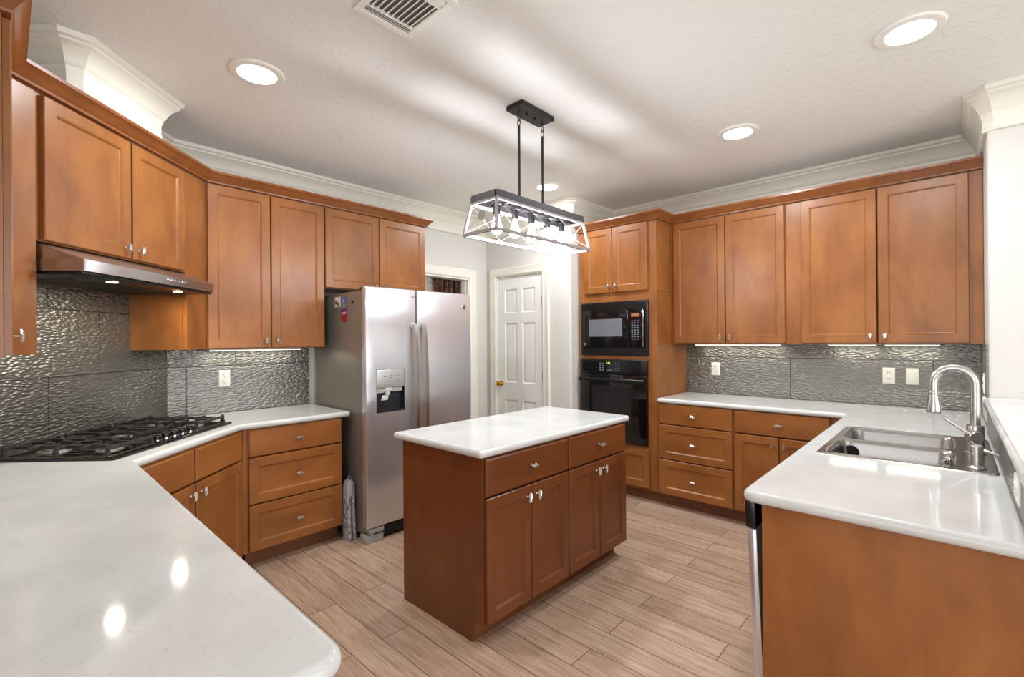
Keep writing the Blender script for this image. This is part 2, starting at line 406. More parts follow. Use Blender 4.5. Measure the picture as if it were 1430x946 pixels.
# living area behind the camera: two unseen walls, wide windows added around the fill lights
def win_wall(name, wname, M):
    m = MB().box(-3.3, 5.4, -.12, 0, 0, .45, M=M).box(-3.3, 5.4, -.12, 0, 2.45, CZ, M=M).box(-3.3, -.75, -.12, 0, .45, 2.45, M=M).box(2.75, 5.4, -.12, 0, .45, 2.45, M=M)
    struct(m.build(name, WALLM))
    m = MB()
    for a, b_, c, d in ((-.75, 2.75, .45, .51), (-.75, 2.75, 2.39, 2.45), (-.75, -.69, .45, 2.45), (2.69, 2.75, .45, 2.45), (.39, .45, .45, 2.45), (1.55, 1.61, .45, 2.45)):
        m.box(a, b_, -.09, -.03, c, d, M=M)
    struct(m.build(wname, TRIMM))
win_wall('wall_front', 'added_window_1', Matrix.Translation((0, -3.18, 0)))
win_wall('wall_far_left', 'added_window_2', Matrix.Translation((-3.18, 1.2, 0)) @ Matrix.Rotation(-PI / 2, 4, 'Z'))

# ceiling crown moulding
CP = [(0, CZ), (0, 2.530), (.016, 2.530), (.020, 2.536), (.020, 2.548), (.016, 2.553), (.018, 2.600), (.024, 2.617), (.024, 2.628), (.030, 2.634), (.036, 2.652), (.050, 2.682), (.072, 2.708), (.078, 2.712), (.080, 2.724), (.090, 2.730), (.096, CZ)]
CP = CP[1:] + [(0, CZ - .0005)]
CP = [(o, min(z, CZ - .0005)) for o, z in CP]
A = lambda t, d: (FW - DW - t * S2 + d * S2, FW - t * S2 - d * S2)   # point on diagonal wall: t along from the fridge-wall corner, d off the wall
ct0, ct1, cd = .575, 1.07, .345
struct(MB().sweep([A(ct0, .0), A(0, 0), (PX, FW), (PX, 2.682), (PX + .022, 2.66), (OW, 2.66), (OW, RY), (PIX + .03, RY), (PIX, RY - .03), (PIX, -.75), (OW, -.75)], CP, 1).build('trim_1', TRIMM))
ch = [A(ct1, .004), A(ct1, cd - .03), A(ct1 - .03, cd), A(ct0, cd), A(ct0, .004)]
struct(MB().prism(ch[::-1], 2.51, CZ - .001).build('wall_chase', WALLM))
struct(MB().sweep(ch, CP, 1).build('trim_2', TRIMM))
struct(MB().sweep([(LW, .72), (LW, LW + DW), A(ct1, 0)], CP, 1).build('trim_3', TRIMM))
# baseboards
BP = [(0, 0.0), (.016, 0.0), (.016, .10), (.010, .125), (0, .13)]
struct(MB().sweep([(PX, PY1 + .08), (PX, FW - .001)][::-1], BP, 1).build('baseboard_pantry', TRIMM))
struct(MB().sweep([(PIX, RY - .16), (PIX, -.75)], BP, 1).build('baseboard_pier', TRIMM))

# doorway (open) behind the fridge, hinges left on the jamb
d = sthing('door_1', (0, FW, 0))
def casing(mb, x0, x1, z1, wd=.09):
    pr = [(0, 0), (0, -.012), (.012, -.018), (.03, -.014), (.06, -.020), (.078, -.024), (wd, -.018), (wd, 0)]
    L = []
    for (px, pz, sx, sz) in ((x0, 0, -1, 0), (x0, z1, -1, 1), (x1, z1, 1, 1), (x1, 0, 1, 0)):
        L.append([(px + sx * a, y, pz + sz * a) for a, y in pr])
    mb.loft(L, True, True)
m = MB(); casing(m, OX0, OX1, OZ); m.build('casing', TRIMM, d)
m = MB().box(OX1 - .018, OX1, .001, .12, 0, OZ).box(OX0, OX0 + .018, .001, .12, 0, OZ).box(OX0 + .018, OX1 - .018, .001, .12, OZ - .018, OZ).box(OX1 - .03, OX1 - .018, .045, .085, 0, OZ - .018)
m.build('jamb', TRIMM, d)
for z in (1.81, 1.055, .25):
    m = MB().box(OX1 - .0205, OX1 - .018, .004, .042, z - .045, z + .045).lathe([(.007, z - .045), (.007, z + .045)], (OX1 - .024, .002, 0), n=12)
    m.build('hinge', NICKEL, d)

# pantry door (six panel)
d = sthing('door_2', (PX, PY1, 0), -PI / 2)     # local x runs towards -y, faces -x
WD = PY1 - PY0
m = MB(); casing(m, 0, WD, PZ, .085); m.build('casing', TRIMM, d)
m = MB().box(0, .012, .001, .12, 0, PZ).box(WD - .012, WD, .001, .12, 0, PZ).box(.012, WD - .012, .001, .12, PZ - .012, PZ)
m.build('jamb', TRIMM, d)
sl = MB(); xs = [.015, .112, .293, .362, .543, WD - .015]
zs = [.012, .20, .78, .96, 1.60, 1.70, 1.96, PZ - .015]
y0, y1 = .012, .045
sl.box(xs[0], xs[1], y0, y1, zs[0], zs[7]); sl.box(xs[4], xs[5], y0, y1, zs[0], zs[7]); sl.box(xs[2], xs[3], y0, y1, zs[0], zs[7])
for a, b_ in ((0, 1), (2, 3), (4, 5), (6, 7)):
    sl.box(xs[1], xs[2], y0, y1, zs[a], zs[b_]); sl.box(xs[3], xs[4], y0, y1, zs[a], zs[b_])
for xa, xb in ((xs[1], xs[2]), (xs[3], xs[4])):
    for za, zb in ((zs[1], zs[2]), (zs[3], zs[4]), (zs[5], zs[6])):
        sl.rings(xa, xb, za, zb, [(0, y1), (0, y0), (.004, y0 + .001), (.014, y0 + .011), (.020, y0 + .011), (.042, y0 + .002), (.044, y0 + .002)])
slab = sl.build('slab', DOORM, d)
k = MB().lathe([(.03, .0125), (.03, .004), (.013, 0), (.012, -.016), (.02, -.022), (.029, -.034), (.028, -.046), (.016, -.054), (.001, -.055)], (.055, 0, .945), 'Y', 20)
k.build('door_knob', BRASS, slab)
for z in (1.81, 1.055, .25):
    MB().box(WD - .022, WD - .014, .004, .014, z - .045, z + .045).lathe([(.006, z - .045), (.006, z + .045)], (WD - .013, .004, 0), n=12).build('hinge', NICKEL, slab)

# ------------------------------------------------------------------ cabinetry
def knob(parent, x, z, horiz=False, yf=-.0215, mi=PEWTER):
    mb = MB().lathe([(.0075, yf + .001), (.0065, yf - .003), (.0042, yf - .006), (.0042, yf - .022), (.006, yf - .026)], (x, 0, z), 'Y', 12)
    R = Matrix.Translation((x, yf - .026, z)) @ Matrix.Scale(1.3, 4) @ Matrix.Rotation(math.radians(90 if horiz else 0), 4, 'Y')
    # diamond-shaped fan of five slanted ribs on a thin leaf
    mb.loft([[(0, .003, -.021), (.010, .003, -.006), (0, .003, .021), (-.010, .003, .006)], [(0, -.001, -.018), (.008, -.001, -.005), (0, -.001, .018), (-.008, -.001, .005)]], M=R)
    for i, h in ((-2, .5), (-1, .85), (0, 1), (1, .85), (2, .5)):
        zc = i * .0068
        mb.tube([(-.0095 * h, 0, zc - .007 * h), (0, -.0035, zc), (.0095 * h, 0, zc + .007 * h)], [.0014, .0023, .0014], 6, M=R)
    return mb.build('knob', mi, parent)
DPROF = [(0, -.001), (0, -.018), (.003, -.0215), (.054, -.0215), (.0555, -.0195), (.058, -.0195), (.0635, -.0135), (.066, -.0125)]
SPROF = [(0, -.001), (0, -.016), (.007, -.0215), (.009, -.0215)]
FR = {}
def door(par, x0, x1, z0, z1, kn=None, mt=None, name='door', inset=.0):
    FR.setdefault(par.name, [par]).append((x0, x1, z0, z1))
    o = MB().rings(x0, x1, z0, z1, DPROF).build(name, mt or W_V, par, flat=True)
    if kn: knob(o, kn[0], kn[1], name == 'drawer')
    return o
def drawer(par, x0, x1, z0, z1, kn=None, slab=True, mt=None):
    FR.setdefault(par.name, [par]).append((x0, x1, z0, z1))
    o = MB().rings(x0, x1, z0, z1, SPROF if slab else DPROF).build('drawer', mt or W_H, par, flat=True)
    if kn: knob(o, kn[0], kn[1], True)
    return o
def body(par, x0, x1, d_, z0, z1, mt=None, extra=None):
    mb = MB().box(x0, x1, 0, d_, z0, z1, .0012, seg=1)
    if extra: extra(mb)
    return mb.build('cabinet_body', mt or W_V, par, flat=True)
RB = -PI / 2

# --- upper cabinets, left run
c = thing('upper_cabinet', 'narrow maple upper cabinet at the left photo edge with one door seen edge-on', 'cabinet', (.001, 2.15, 0), PI / 2)
body(c, 0, .474, .29, 1.372, 2.44)
door(c, .006, .462, 1.38, 2.432, (.425, 1.445))

c = thing('upper_cabinet', 'maple corner upper cabinet with two short doors above the range hood', 'cabinet', (.884, 3.49, 0), PI / 4)
def loc45(X, Y): return ((X - .884 + Y - 3.49) * S2, (-(X - .884) + Y - 3.49) * S2)
poly = [loc45(*p) for p in ((.8825, 3.4895), (.0195, 2.627), (-.288, 2.627), (-.288, 2.787), (.727, 3.802), (.8825, 3.802))]
MB().prism(poly, 1.832, 2.44).build('cabinet_body', W_V, c, flat=True)
for a, b_, sx in ((-.20, -.004, -.20), (-1.218, -1.124, -1.142)):
    MB().box(a, b_, -.003, .02, 1.372, 2.438, .001, seg=1).build('corner_post', W_V, c, flat=True)
    MB().box(sx, sx + .018, .021, .325, 1.372, 1.831).build('side_panel', W_V, c, flat=True)
door(c, -.632, -.234, 1.838, 2.425, (-.596, 1.888)); door(c, -1.105, -.646, 1.838, 2.425, (-.684, 1.888))

UC = 'tall double-door maple upper cabinet '
c = thing('upper_cabinet', UC + 'between hood and fridge', 'cabinet', (.8855, 3.49, 0), 0)
body(c, 0, .772, .312, 1.372, 2.44)
door(c, .004, .383, 1.377, 2.432, (.349, 1.425)); door(c, .390, .768, 1.377, 2.432, (.424, 1.425))
c = thing('upper_cabinet', 'short double-door maple upper cabinet above the steel fridge', 'cabinet', (1.6585, 3.49, 0), 0)
body(c, 0, .933, .312, 1.822, 2.44)
door(c, .006, .462, 1.827, 2.432, (.425, 1.862)); door(c, .468, .928, 1.827, 2.432, (.505, 1.862))

KP = [(0, 2.4405), (.022, 2.4405), (.024, 2.450), (.030, 2.455), (.042, 2.472), (.060, 2.490), (.066, 2.494), (.066, 2.508), (0, 2.508)]
m = MB().sweep([(-.296, 2.15), (.001, 2.15), (.001, 2.608), (.884, 3.49), (2.592, 3.49), (2.592, 3.805)], KP, 1)
tag(m.build('cabinet_crown_moulding', CROWNW), 'stained maple crown moulding along the top of the hood-side and fridge-side upper cabinets', 'moulding')

# --- range hood (in the same 45 degree frame)
h = thing('range_hood', 'stainless under-cabinet range hood with angled front over the gas cooktop', 'range hood', (.884, 3.49, 0), PI / 4)
hx0, hx1 = -1.110, -.2015
def hoodloop(z, f, x0=hx0, x1=hx1, back=.318, r=.03):
    return [(x, y, z) for x, y in ((x1, back), (x1, f + r), (x1 - r * .3, f + r * .3), (x1 - r, f), (x0 + r, f), (x0 + r * .3, f + r * .3), (x0, f + r), (x0, back))]
MB().loft([hoodloop(1.712, -.178), hoodloop(1.758, -.180), hoodloop(1.762, -.176), hoodloop(1.826, .004), hoodloop(1.829, .01)]).build('canopy', STEEL_H, h)
m = MB().box(hx0 + .012, hx1 - .012, -.160, .305, 1.700, 1.7118, .002)
m.build('underside', BLKP, h)
for a in (hx0 + .13, hx0 + .47):
    mb = MB().box(a, a + .32, -.02, .26, 1.697, 1.7)
    for i in range(9): mb.box(a + .02 + i * .032, a + .036 + i * .032, .0, .24, 1.6945, 1.697)
    mb.build('grease_filter', HOODMESH, h)
for a in (-.85, -.40):
    o = MB().lathe([(.030, 1.6995), (.030, 1.697), (.022, 1.696)], (a, -.085, 0)).build('hood_lamp', [CHROME], h)
    MB().lathe([(.022, 1.6955), (.021, 1.694)], (a, -.085, 0)).build('lamp_lens', HOODLM, o)
    area('hood_lamp_light', (a, -.085, 1.69), (0, 0, 0), .04, .04, 2.6, (1, .9, .7), h)
for i in range(6):
    MB().lathe([(.008, -.1795), (.008, -.1825), (.006, -.1835)], (-.62 + i * .028, 0, 1.735), 'Y', 12).build('button', CHROME, h)

# --- uppers right of the oven
c = thing('upper_cabinet', UC + 'beside the oven column', 'cabinet', (4.084, 1.8485, 0), RB)
body(c, 0, .915, .322, 1.372, 2.44)
door(c, .031, .470, 1.377, 2.432, (.435, 1.425)); door(c, .477, .911, 1.377, 2.432, (.512, 1.425))
c = thing('upper_cabinet', UC + 'above the sink corner, ending at the white wall', 'cabinet', (4.084, .932, 0), RB)
body(c, 0, 1.072, .322, 1.372, 2.44)
door(c, .104, .552, 1.377, 2.432, (.516, 1.425)); door(c, .560, 1.008, 1.377, 2.432, (.595, 1.425))
# --- oven column
c = thing('oven_cabinet', 'floor-to-crown maple cabinet holding microwave and wall oven', 'cabinet', (3.80, 2.645, 0), RB)
b0 = MB().box(0, .795, 0, .605, .105, 2.44, .0012, seg=1).build('cabinet_body', W_V, c, flat=True)
bool_cut(b0, MB().box(.045, .715, -.02, .5, .515, 1.222).box(.05, .71, -.02, .45, 1.285, 1.74))
MB().box(.0, .795, .075, .09, 0, .1045).build('toe_kick', TOE, c, flat=True)
door(c, .072, .370, 1.842, 2.432, (.338, 1.902)); door(c, .378, .716, 1.842, 2.432, (.412, 1.902))
drawer(c, .04, .725, .125, .452, None, False)
MB().box(.7955, .7985, .004, .280, 1.832, 1.846, .001, seg=1).build('side_trim', W_H, c, flat=True)
m = MB().sweep([(3.80, 2.65), (3.80, 1.85), (4.084, 1.85), (4.084, RY + .002)], KP, 1)
tag(m.build('cabinet_crown_moulding', CROWNW), 'stained maple crown moulding along the top of the oven-side cabinets', 'moulding')

# --- base cabinets
c = thing('base_cabinet', 'maple base unit of three stacked drawers beside the fridge', 'cabinet', (1.0, 3.20, 0), 0)
body(c, 0, .640, .605, .105, .876)
MB().box(.031, .640, .075, .09, 0, .1045).build('toe_kick', TOE, c, flat=True)
for z0, z1, s in ((.700, .868, 1), (.407, .692, 0), (.112, .399, 0)):
    drawer(c, .028, .634, z0, z1, (.331, (z0 + z1) / 2), bool(s))
c = thing('base_cabinet', 'diagonal maple corner base cabinet under the gas cooktop', 'cabinet', (1.0, 3.20, 0), PI / 4)
def l2(X, Y): return ((X - 1 + Y - 3.2) * S2, (-(X - 1) + Y - 3.2) * S2)
MB().prism([l2(*p) for p in ((.9985, 3.1995), (.352, 2.553), (-.288, 2.553), (-.288, 2.787), (.727, 3.802), (.9985, 3.802))], .105, .876).build('cabinet_body', W_V, c, flat=True)
MB().box(-.88, -.05, .075, .09, 0, .1045).build('toe_kick', TOE, c, flat=True)
drawer(c, -.484, -.043, .702, .868, None); drawer(c, -.90, -.498, .702, .868, None)
door(c, -.484, -.043, .112, .692, (-.448, .640)); door(c, -.90, -.498, .112, .692, (-.534, .640))
c = thing('base_cabinet', 'maple base cabinet under the near left countertop', 'cabinet', (.351, .75, 0), PI / 2)
body(c, 0, 1.80, .62, .105, .876)
MB().box(0, 1.74, .075, .09, 0, .1045).build('toe_kick', TOE, c, flat=True)
for i in range(3):
    x0 = .02 + i * .585
    drawer(c, x0, x0 + .57, .702, .868, (x0 + .285, .785)); door(c, x0, x0 + .282, .112, .694, (x0 + .25, .64)); door(c, x0 + .288, x0 + .57, .112, .694, (x0 + .32, .64))

c = thing('base_cabinet', 'maple base unit of three stacked drawers beside the oven column', 'cabinet', (3.80, 1.8485, 0), RB)
body(c, 0, .622, .605, .105, .876)
MB().box(0, .622, .075, .09, 0, .1045).build('toe_kick', TOE, c, flat=True)
for z0, z1, s in ((.702, .868, 1), (.409, .694, 0), (.112, .401, 0)):
    drawer(c, .022, .612, z0, z1, (.316, (z0 + z1) / 2), bool(s))
c = thing('base_cabinet', 'maple base cabinet with one wide drawer over two doors, at the counter corner', 'cabinet', (3.80, 1.2255, 0), RB)
body(c, 0, .765, .605, .105, .876)
MB().box(0, .765, .075, .09, 0, .1045).build('toe_kick', TOE, c, flat=True)
drawer(c, .006, .616, .702, .868, (.311, .785))
door(c, .006, .307, .112, .694, (.272, .640)); door(c, .313, .616, .112, .694, (.348, .640))
# peninsula: sink base, dishwasher, end panel (faces +y)
c = thing('base_cabinet', 'maple sink base cabinet under the steel sink', 'cabinet', (3.80, .461, 0), PI)
b1 = body(c, 0, 1.48, .598, .105, .876)
bool_cut(b1, MB().box(.55, 1.42, .01, .59, .60, .9))
MB().box(0, 1.48, .075, .09, 0, .1045).build('toe_kick', TOE, c, flat=True)
for x0 in (.70,):
    drawer(c, x0, x0 + .77, .702, .868, None); door(c, x0, x0 + .382, .112, .694, (x0 + .345, .64)); door(c, x0 + .388, x0 + .77, .112, .694, (x0 + .425, .64))
m = MB().box(1.690, 1.708, RY + .003, .461, 0, .876, .001, seg=1).box(1.690, 1.708, RY - .12, RY, 0, 1.045, .001, seg=1)
tag(m.build('end_panel', W_V, None, flat=True), 'wide plain maple panel closing the end of the sink peninsula', 'cabinet panel')
dwr = thing('dishwasher', 'stainless dishwasher with black control strip at the peninsula end', 'dishwasher', (2.315, .461, 0), PI)
MB().box(.003, .602, .004, .55, .10, .872).build('tub', BLKP, dwr, flat=True)
MB().box(.003, .602, .06, .075, 0, .0995).build('toe_kick', BLKP, dwr, flat=True)
T = Matrix.Translation((0, -.004, .11)) @ Matrix.Rotation(math.radians(2.2), 4, 'X') @ Matrix.Translation((0, .004, -.11))
dd = MB().box(.003, .602, -.027, .002, .11, .775, .004, M=T).build('door', STEEL, dwr)
MB().box(.003, .602, -.032, .002, .777, .868, .006, M=T).build('control_panel', BLKP, dwr)
MB().box(.06, .545, -.045, -.034, .80, .82, .003, M=T).build('handle', BLKP, dwr)

# --- island
c = thing('kitchen_island', 'freestanding russet maple island cabinet with two drawers and four doors', 'island', (1.49, 1.58, 0), 0)
LI, DI = 1.27, .63
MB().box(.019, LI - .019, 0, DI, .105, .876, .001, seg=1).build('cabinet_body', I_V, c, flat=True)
MB().box(.019, LI - .019, .078, .095, 0, .1045).build('toe_kick', TOE, c, flat=True)
for x in (0, LI - .0185):
    Lp = [(0, .105), (0, .876), (DI, .876), (DI, 0), (.078, 0), (.078, .105)]
    if x == 0:
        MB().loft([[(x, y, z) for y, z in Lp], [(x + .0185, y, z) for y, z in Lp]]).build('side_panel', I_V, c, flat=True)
    else:
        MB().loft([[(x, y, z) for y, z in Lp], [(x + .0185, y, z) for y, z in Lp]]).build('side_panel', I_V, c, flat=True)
for x0, x1 in ((.008, .635), (.642, 1.262)):
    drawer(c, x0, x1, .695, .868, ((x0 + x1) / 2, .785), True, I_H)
    mid = (x0 + x1) / 2
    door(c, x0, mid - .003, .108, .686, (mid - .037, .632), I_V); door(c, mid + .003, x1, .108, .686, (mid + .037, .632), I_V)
m = MB().prism(round_poly([(1.457, 1.556), (2.806, 1.556), (2.806, 2.262), (1.457, 2.262)], [.02] * 4), .8765, .914, .0175, seg=6)
tag(m.build('countertop', QUARTZ, None, wn=True), 'white quartz slab topping the freestanding island', 'countertop')

# dark gaps between neighbouring fronts run back into the carcass
for lst in FR.values():
    par = lst[0]; fr = lst[1:]; cut = MB(); n = 0
    for i, a in enumerate(fr):
        for b_ in fr[i + 1:]:
            for p_, q_ in ((a, b_), (b_, a)):
                if 0 < q_[0] - p_[1] < .016 and min(p_[3], q_[3]) - max(p_[2], q_[2]) > .05:
                    cut.box(p_[1] - .002, q_[0] + .002, -.02, .05, max(p_[2], q_[2]) + .001, min(p_[3], q_[3]) - .001); n += 1
                if 0 < q_[2] - p_[3] < .016 and min(p_[1], q_[1]) - max(p_[0], q_[0]) > .05:
                    cut.box(max(p_[0], q_[0]) + .001, min(p_[1], q_[1]) - .001, -.021, .049, p_[3] - .002, q_[2] + .002); n += 1
    bods = [ch for ch in par.children if ch.name.startswith('cabinet_body')]
    if n and bods: bool_cut(bods[0], cut)
    else: cut.bm.free()

# --- countertops
pts = [(1.698, 3.165), (1.698, FW - .002), (FW - DW + .001, FW - .002), (LW + .002, LW + DW - .002), (LW + .002, .715), (.383, .715), (.383, 2.556), (.985, 3.165)]
m = MB().prism(round_poly(pts, [.02, 0, 0, 0, .05, .055, .025, .025]), .8765, .914, .0175, seg=6)
tag(m.build('countertop', QUARTZ, None, wn=True), 'white quartz countertop with diagonal cooktop corner in the left foreground', 'countertop')
pts = [(3.768, 1.846), (3.768, .519), (1.657, .519), (1.657, RY + .0015), (OW - .002, RY + .0015), (OW - .002, 1.846)]
m = MB().prism(round_poly(pts, [.03, .025, .055, 0, 0, 0]), .8765, .914, .0175, seg=6)
ctr = m.build('countertop', QUARTZ, None)
SX0, SX1, SY0, SY1 = 2.415, 3.235, -.122, .443
bool_cut(ctr, MB().prism(rrect(SX0 + .015, SX1 - .015, SY0 + .015, SY1 - .015, .03), .80, .95))
md = ctr.modifiers.new('wn', 'WEIGHTED_NORMAL'); md.keep_sharp = True; md.weight = 80
tag(ctr, 'L-shaped white quartz countertop with the inset steel sink', 'countertop')
# raised bar ledge on the half wall
m = MB().prism(round_poly([(1.60, RY + .022), (PIX - .004, RY + .022), (PIX - .004, RY - .40), (1.60, RY - .40)], [.05, .0, 0, .05]), 1.0455, 1.083, .0175, seg=6)
m.prism([(PIX - .0045, RY + .008), (PIX - .0045, RY + .0235), (PIX + .12, RY + .0235), (PIX + .12, RY + .008)], 1.0455, 1.083, .007, seg=4)
tag(m.build('bar_ledge', MARBLE, None, wn=True), 'raised pale stone bar ledge running behind the sink', 'countertop')

# --- backsplashes: local x along the wall, z up
def splash(label, loc, rz, x0, x1, z1, ox=0., extra=None, th=.008):
    mb = MB().box(x0 - ox, x1 - ox, -th, -.0004, .0005, z1)
    if extra: mb.box(*extra)
    o = mb.build('backsplash', TILE, None, flat=True); o.location = (loc[0] + ox * math.cos(rz), loc[1] + ox * math.sin(rz), loc[2]); o.rotation_euler = (0, 0, rz)
    return tag(o, label, 'backsplash')
splash('embossed pewter tile backsplash on the diagonal wall behind the cooktop', (FW - DW, FW, .914), PI / 4, -1.43, -.0045, .80, -.536)
splash('embossed pewter tile backsplash on the wall left of the fridge', (FW - DW + .41 - .5 + .5, FW, .914), 0, -.4065, .535, .457)
splash('embossed pewter tile backsplash under the oven-side upper cabinets', (OW, 1.846 + .012, .914), RB, .013, 1.846 - RY + .004, .457, .298)
splash('low embossed pewter tile riser between the sink counter and the bar ledge', (3.60, RY, .914), PI, -.04, 1.94, .131)
splash('narrow embossed pewter tile strip on the white pier side by the faucet', (OW - .01, RY, 1.0), PI, .0, .735, .371)

# ------------------------------------------------------------------ appliances
# cooktop: local x along the front edge, y towards the wall, in the 45 degree frame; origin at the front right corner
ck = thing('gas_cooktop', 'black five-burner gas cooktop in the diagonal counter corner', 'cooktop', (.966, 3.264, .914), PI / 4)
CW, CD = .914, .515
MB().prism(rrect(-CW, 0, 0, CD, .018), .0005, .012, .004, seg=2).build('cooktop_base', BLK, ck)
# raised lip surrounding three burner wells
m = MB()
for x0, x1, y0_, y1_ in ((-.90, -.62, .03, .495), (-.60, -.315, .135, .495), (-.295, -.015, .03, .495)):
    out = rrect(x0, x1, y0_, y1_, .02); inn = rrect(x0 + .006, x1 - .006, y0_ + .006, y1_ - .006, .016)
    m.loft([[(x, y, .012) for x, y in out], [(x, y, .0155) for x, y in out], [(x, y, .0155) for x, y in inn], [(x, y, .0122) for x, y in inn]], False, False)
m.build('burner_well_rim', simple('well_rim', (128, 118, 104), .35, .8), ck)
for bx_, by_, r in ((-.76, .14, .036), (-.76, .385, .045), (-.457, .33, .058), (-.155, .14, .036), (-.155, .385, .042)):
    o = MB().lathe([(r + .016, .0122), (r + .014, .017), (r, .02), (r, .03), (r - .004, .032)], (bx_, by_, 0)).build('burner', ALU, ck)
    MB().lathe([(r - .003, .0322), (r - .001, .036), (r - .006, .041), (.001, .042)], (bx_, by_, 0)).build('burner_cap', BLKP, o)
def grate(x0, x1, y0_, y1_, centers):
    mb = MB(); zt = .046
    for p, q in (((x0, y0_), (x1, y0_)), ((x1, y1_), (x0, y1_)), ((x0 + .055, y0_), (x0 + .055, y1_)), ((x1 - .055, y0_), (x1 - .055, y1_))):
        mb.bar((*p, zt), (*q, zt), .011, .014)
    ym = (y0_ + y1_) / 2
    if len(centers) > 1: mb.bar((x0, ym, zt), (x1, ym, zt), .011, .014)
    for cx, cy in centers:
        hy = (y1_ - y0_) / (4 if len(centers) > 1 else 2); xm = (x1 - x0) / 2
        for dx, dy in ((1, 0), (-1, 0), (0, 1), (0, -1)):
            L = xm if dx else hy
            mb.bar((cx + dx * .026, cy + dy * .026, zt + .006), (cx + dx * L, cy + dy * L, zt + .002), .010, .012)
    for x in (x0 + .004, x1 - .004):
        for y in ([y0_ + .004, ym, y1_ - .004]):
            mb.loft([[(x - .011, y - .011, .0125), (x + .011, y - .011, .0125), (x + .011, y + .011, .0125), (x - .011, y + .011, .0125)],
                     [(x - .006, y - .006, zt - .004), (x + .006, y - .006, zt - .004), (x + .006, y + .006, zt - .004), (x - .006, y + .006, zt - .004)],
                     [(x - .005, y - .005, zt + .012), (x + .005, y - .005, zt + .012), (x + .005, y + .005, zt + .012), (x - .005, y + .005, zt + .012)]])
    return mb.build('grate', GRATE, ck, flat=True)
grate(-.892, -.628, .045, .485, [(-.76, .155), (-.76, .375)])
grate(-.592, -.323, .150, .485, [(-.457, .318)])
grate(-.287, -.023, .045, .485, [(-.155, .155), (-.155, .375)])
for i in range(5):
    x = -.555 + i * .064
    o = MB().lathe([(.024, .0121), (.024, .015), (.019, .017), (.019, .032), (.016, .036), (.001, .037)], (x, .072, 0), n=20).build('burner_knob', BLKP, ck)
    mb = MB().lathe([(.0252, .0122), (.0252, .0165), (.0235, .0168), (.0235, .0122)], (x, .072, 0), n=20)
    mb.box(x - .004, x + .004, .054, .090, .0365, .043, .0015); mb.build('chrome_trim', CHROME, o)
    MB().lathe([(.0045, .0121), (.0045, .0127), (.002, .0128)], (x, .028, 0), n=10).build('legend_dot', SILK, ck)

# microwave
mw = thing('microwave', 'black built-in microwave with keypad above the wall oven', 'microwave', (3.80, 2.645, 0), RB)
tr = MB().box(.034, .728, -.022, -.0005, 1.268, 1.757, .003).build('trim_frame', BLKP, mw)
bool_cut(tr, MB().box(.062, .700, -.05, .03, 1.338, 1.690))
MB().box(.055, .705, .015, .40, 1.30, 1.72).build('oven_cavity', BLKP, mw, flat=True)
m = MB()
for i in range(6): m.box(.05, .712, -.0245, -.0222, 1.702 + i * .008, 1.706 + i * .008)
for i in range(5): m.box(.05, .712, -.0245, -.0222, 1.280 + i * .009, 1.285 + i * .009)
m.build('vent_louvre', BLKP, mw, flat=True)
fr = MB().box(.066, .538, -.034, .0145, 1.342, 1.686, .005).build('door', BLK, mw)
MB().rings(.132, .485, 1.44, 1.60, [(0, -.0342), (0, -.0346), (.002, -.0350), (.004, -.0350)]).build('door_window', simple('grey_glass', (104, 106, 112), .12), fr, flat=True)
MB().lathe([(.013, -.0342), (.013, -.0365), (.011, -.037)], (.092, 0, 1.372), 'Y', 20).build('round_badge', PEWTER, fr)
text_mesh('GE', .013, 'badge_lettering', SILKD, fr, Matrix.Translation((.092, -.0373, 1.372)) @ FRONT)
cpn = MB().box(.540, .696, -.034, .0145, 1.342, 1.686, .005).build('control_panel', BLK, mw)
MB().box(.575, .652, -.0356, -.0342, 1.612, 1.642).build('display', AMBER, cpn, flat=True)
m = MB()
for r in range(9):
    for q in range(3):
        m.box(.576 + q * .028, .590 + q * .028, -.0352, -.0342, 1.412 + r * .020, 1.419 + r * .020)
m.build('keypad', SILK, cpn, flat=True)
MB().box(.684, .690, -.0375, -.0342, 1.350, 1.680, .001).build('door_release', CHROME, cpn)

# wall oven
ov = thing('wall_oven', 'black built-in single wall oven below the microwave', 'oven', (3.80, 2.645, 0), RB)
MB().box(.055, .705, .02, .48, .53, 1.21).build('oven_cavity', BLKP, ov, flat=True)
cpn = MB().box(.028, .718, -.030, -.0005, 1.100, 1.233, .006).build('control_panel', BLKP, ov)
MB().rings(.058, .662, 1.112, 1.222, [(0, -.0302), (0, -.0312), (.003, -.032), (.005, -.032)]).build('glass_panel', BLK, cpn, flat=True)
m = MB()
for r in range(4):
    for q in range(2): m.box(.245 + q * .028, .259 + q * .028, -.0328, -.0322, 1.128 + r * .021, 1.137 + r * .021)
for r in range(4):
    for q in range(3): m.box(.408 + q * .022, .414 + q * .022, -.0328, -.0322, 1.130 + r * .021, 1.136 + r * .021)
for q in range(3): m.box(.330 + q * .018, .342 + q * .018, -.0328, -.0322, 1.130, 1.138)
m.build('keypad', SILK, cpn, flat=True)
text_mesh('1:46', .026, 'display', GREEN, cpn, Matrix.Translation((.336, -.0325, 1.198)) @ FRONT)
od = MB().box(.030, .716, -.034, -.0005, .500, 1.097, .006).build('door', BLK, ov)
MB().rings(.165, .565, .66, .99, [(0, -.0342), (0, -.0346), (.002, -.035), (.004, -.035)]).build('door_window', simple('oven_window_glass', (36, 36, 36), .1), od, flat=True)
hb = MB().box(.035, .708, -.072, -.052, 1.030, 1.060, .008, seg=3).box(.06, .10, -.053, -.034, 1.034, 1.056, .003).box(.645, .685, -.053, -.034, 1.034, 1.056, .003)
hb.build('handle', BLKP, od)
MB().box(.030, .716, -.024, -.0005, .486, .4985, .002).build('bottom_vent', BLKP, ov)

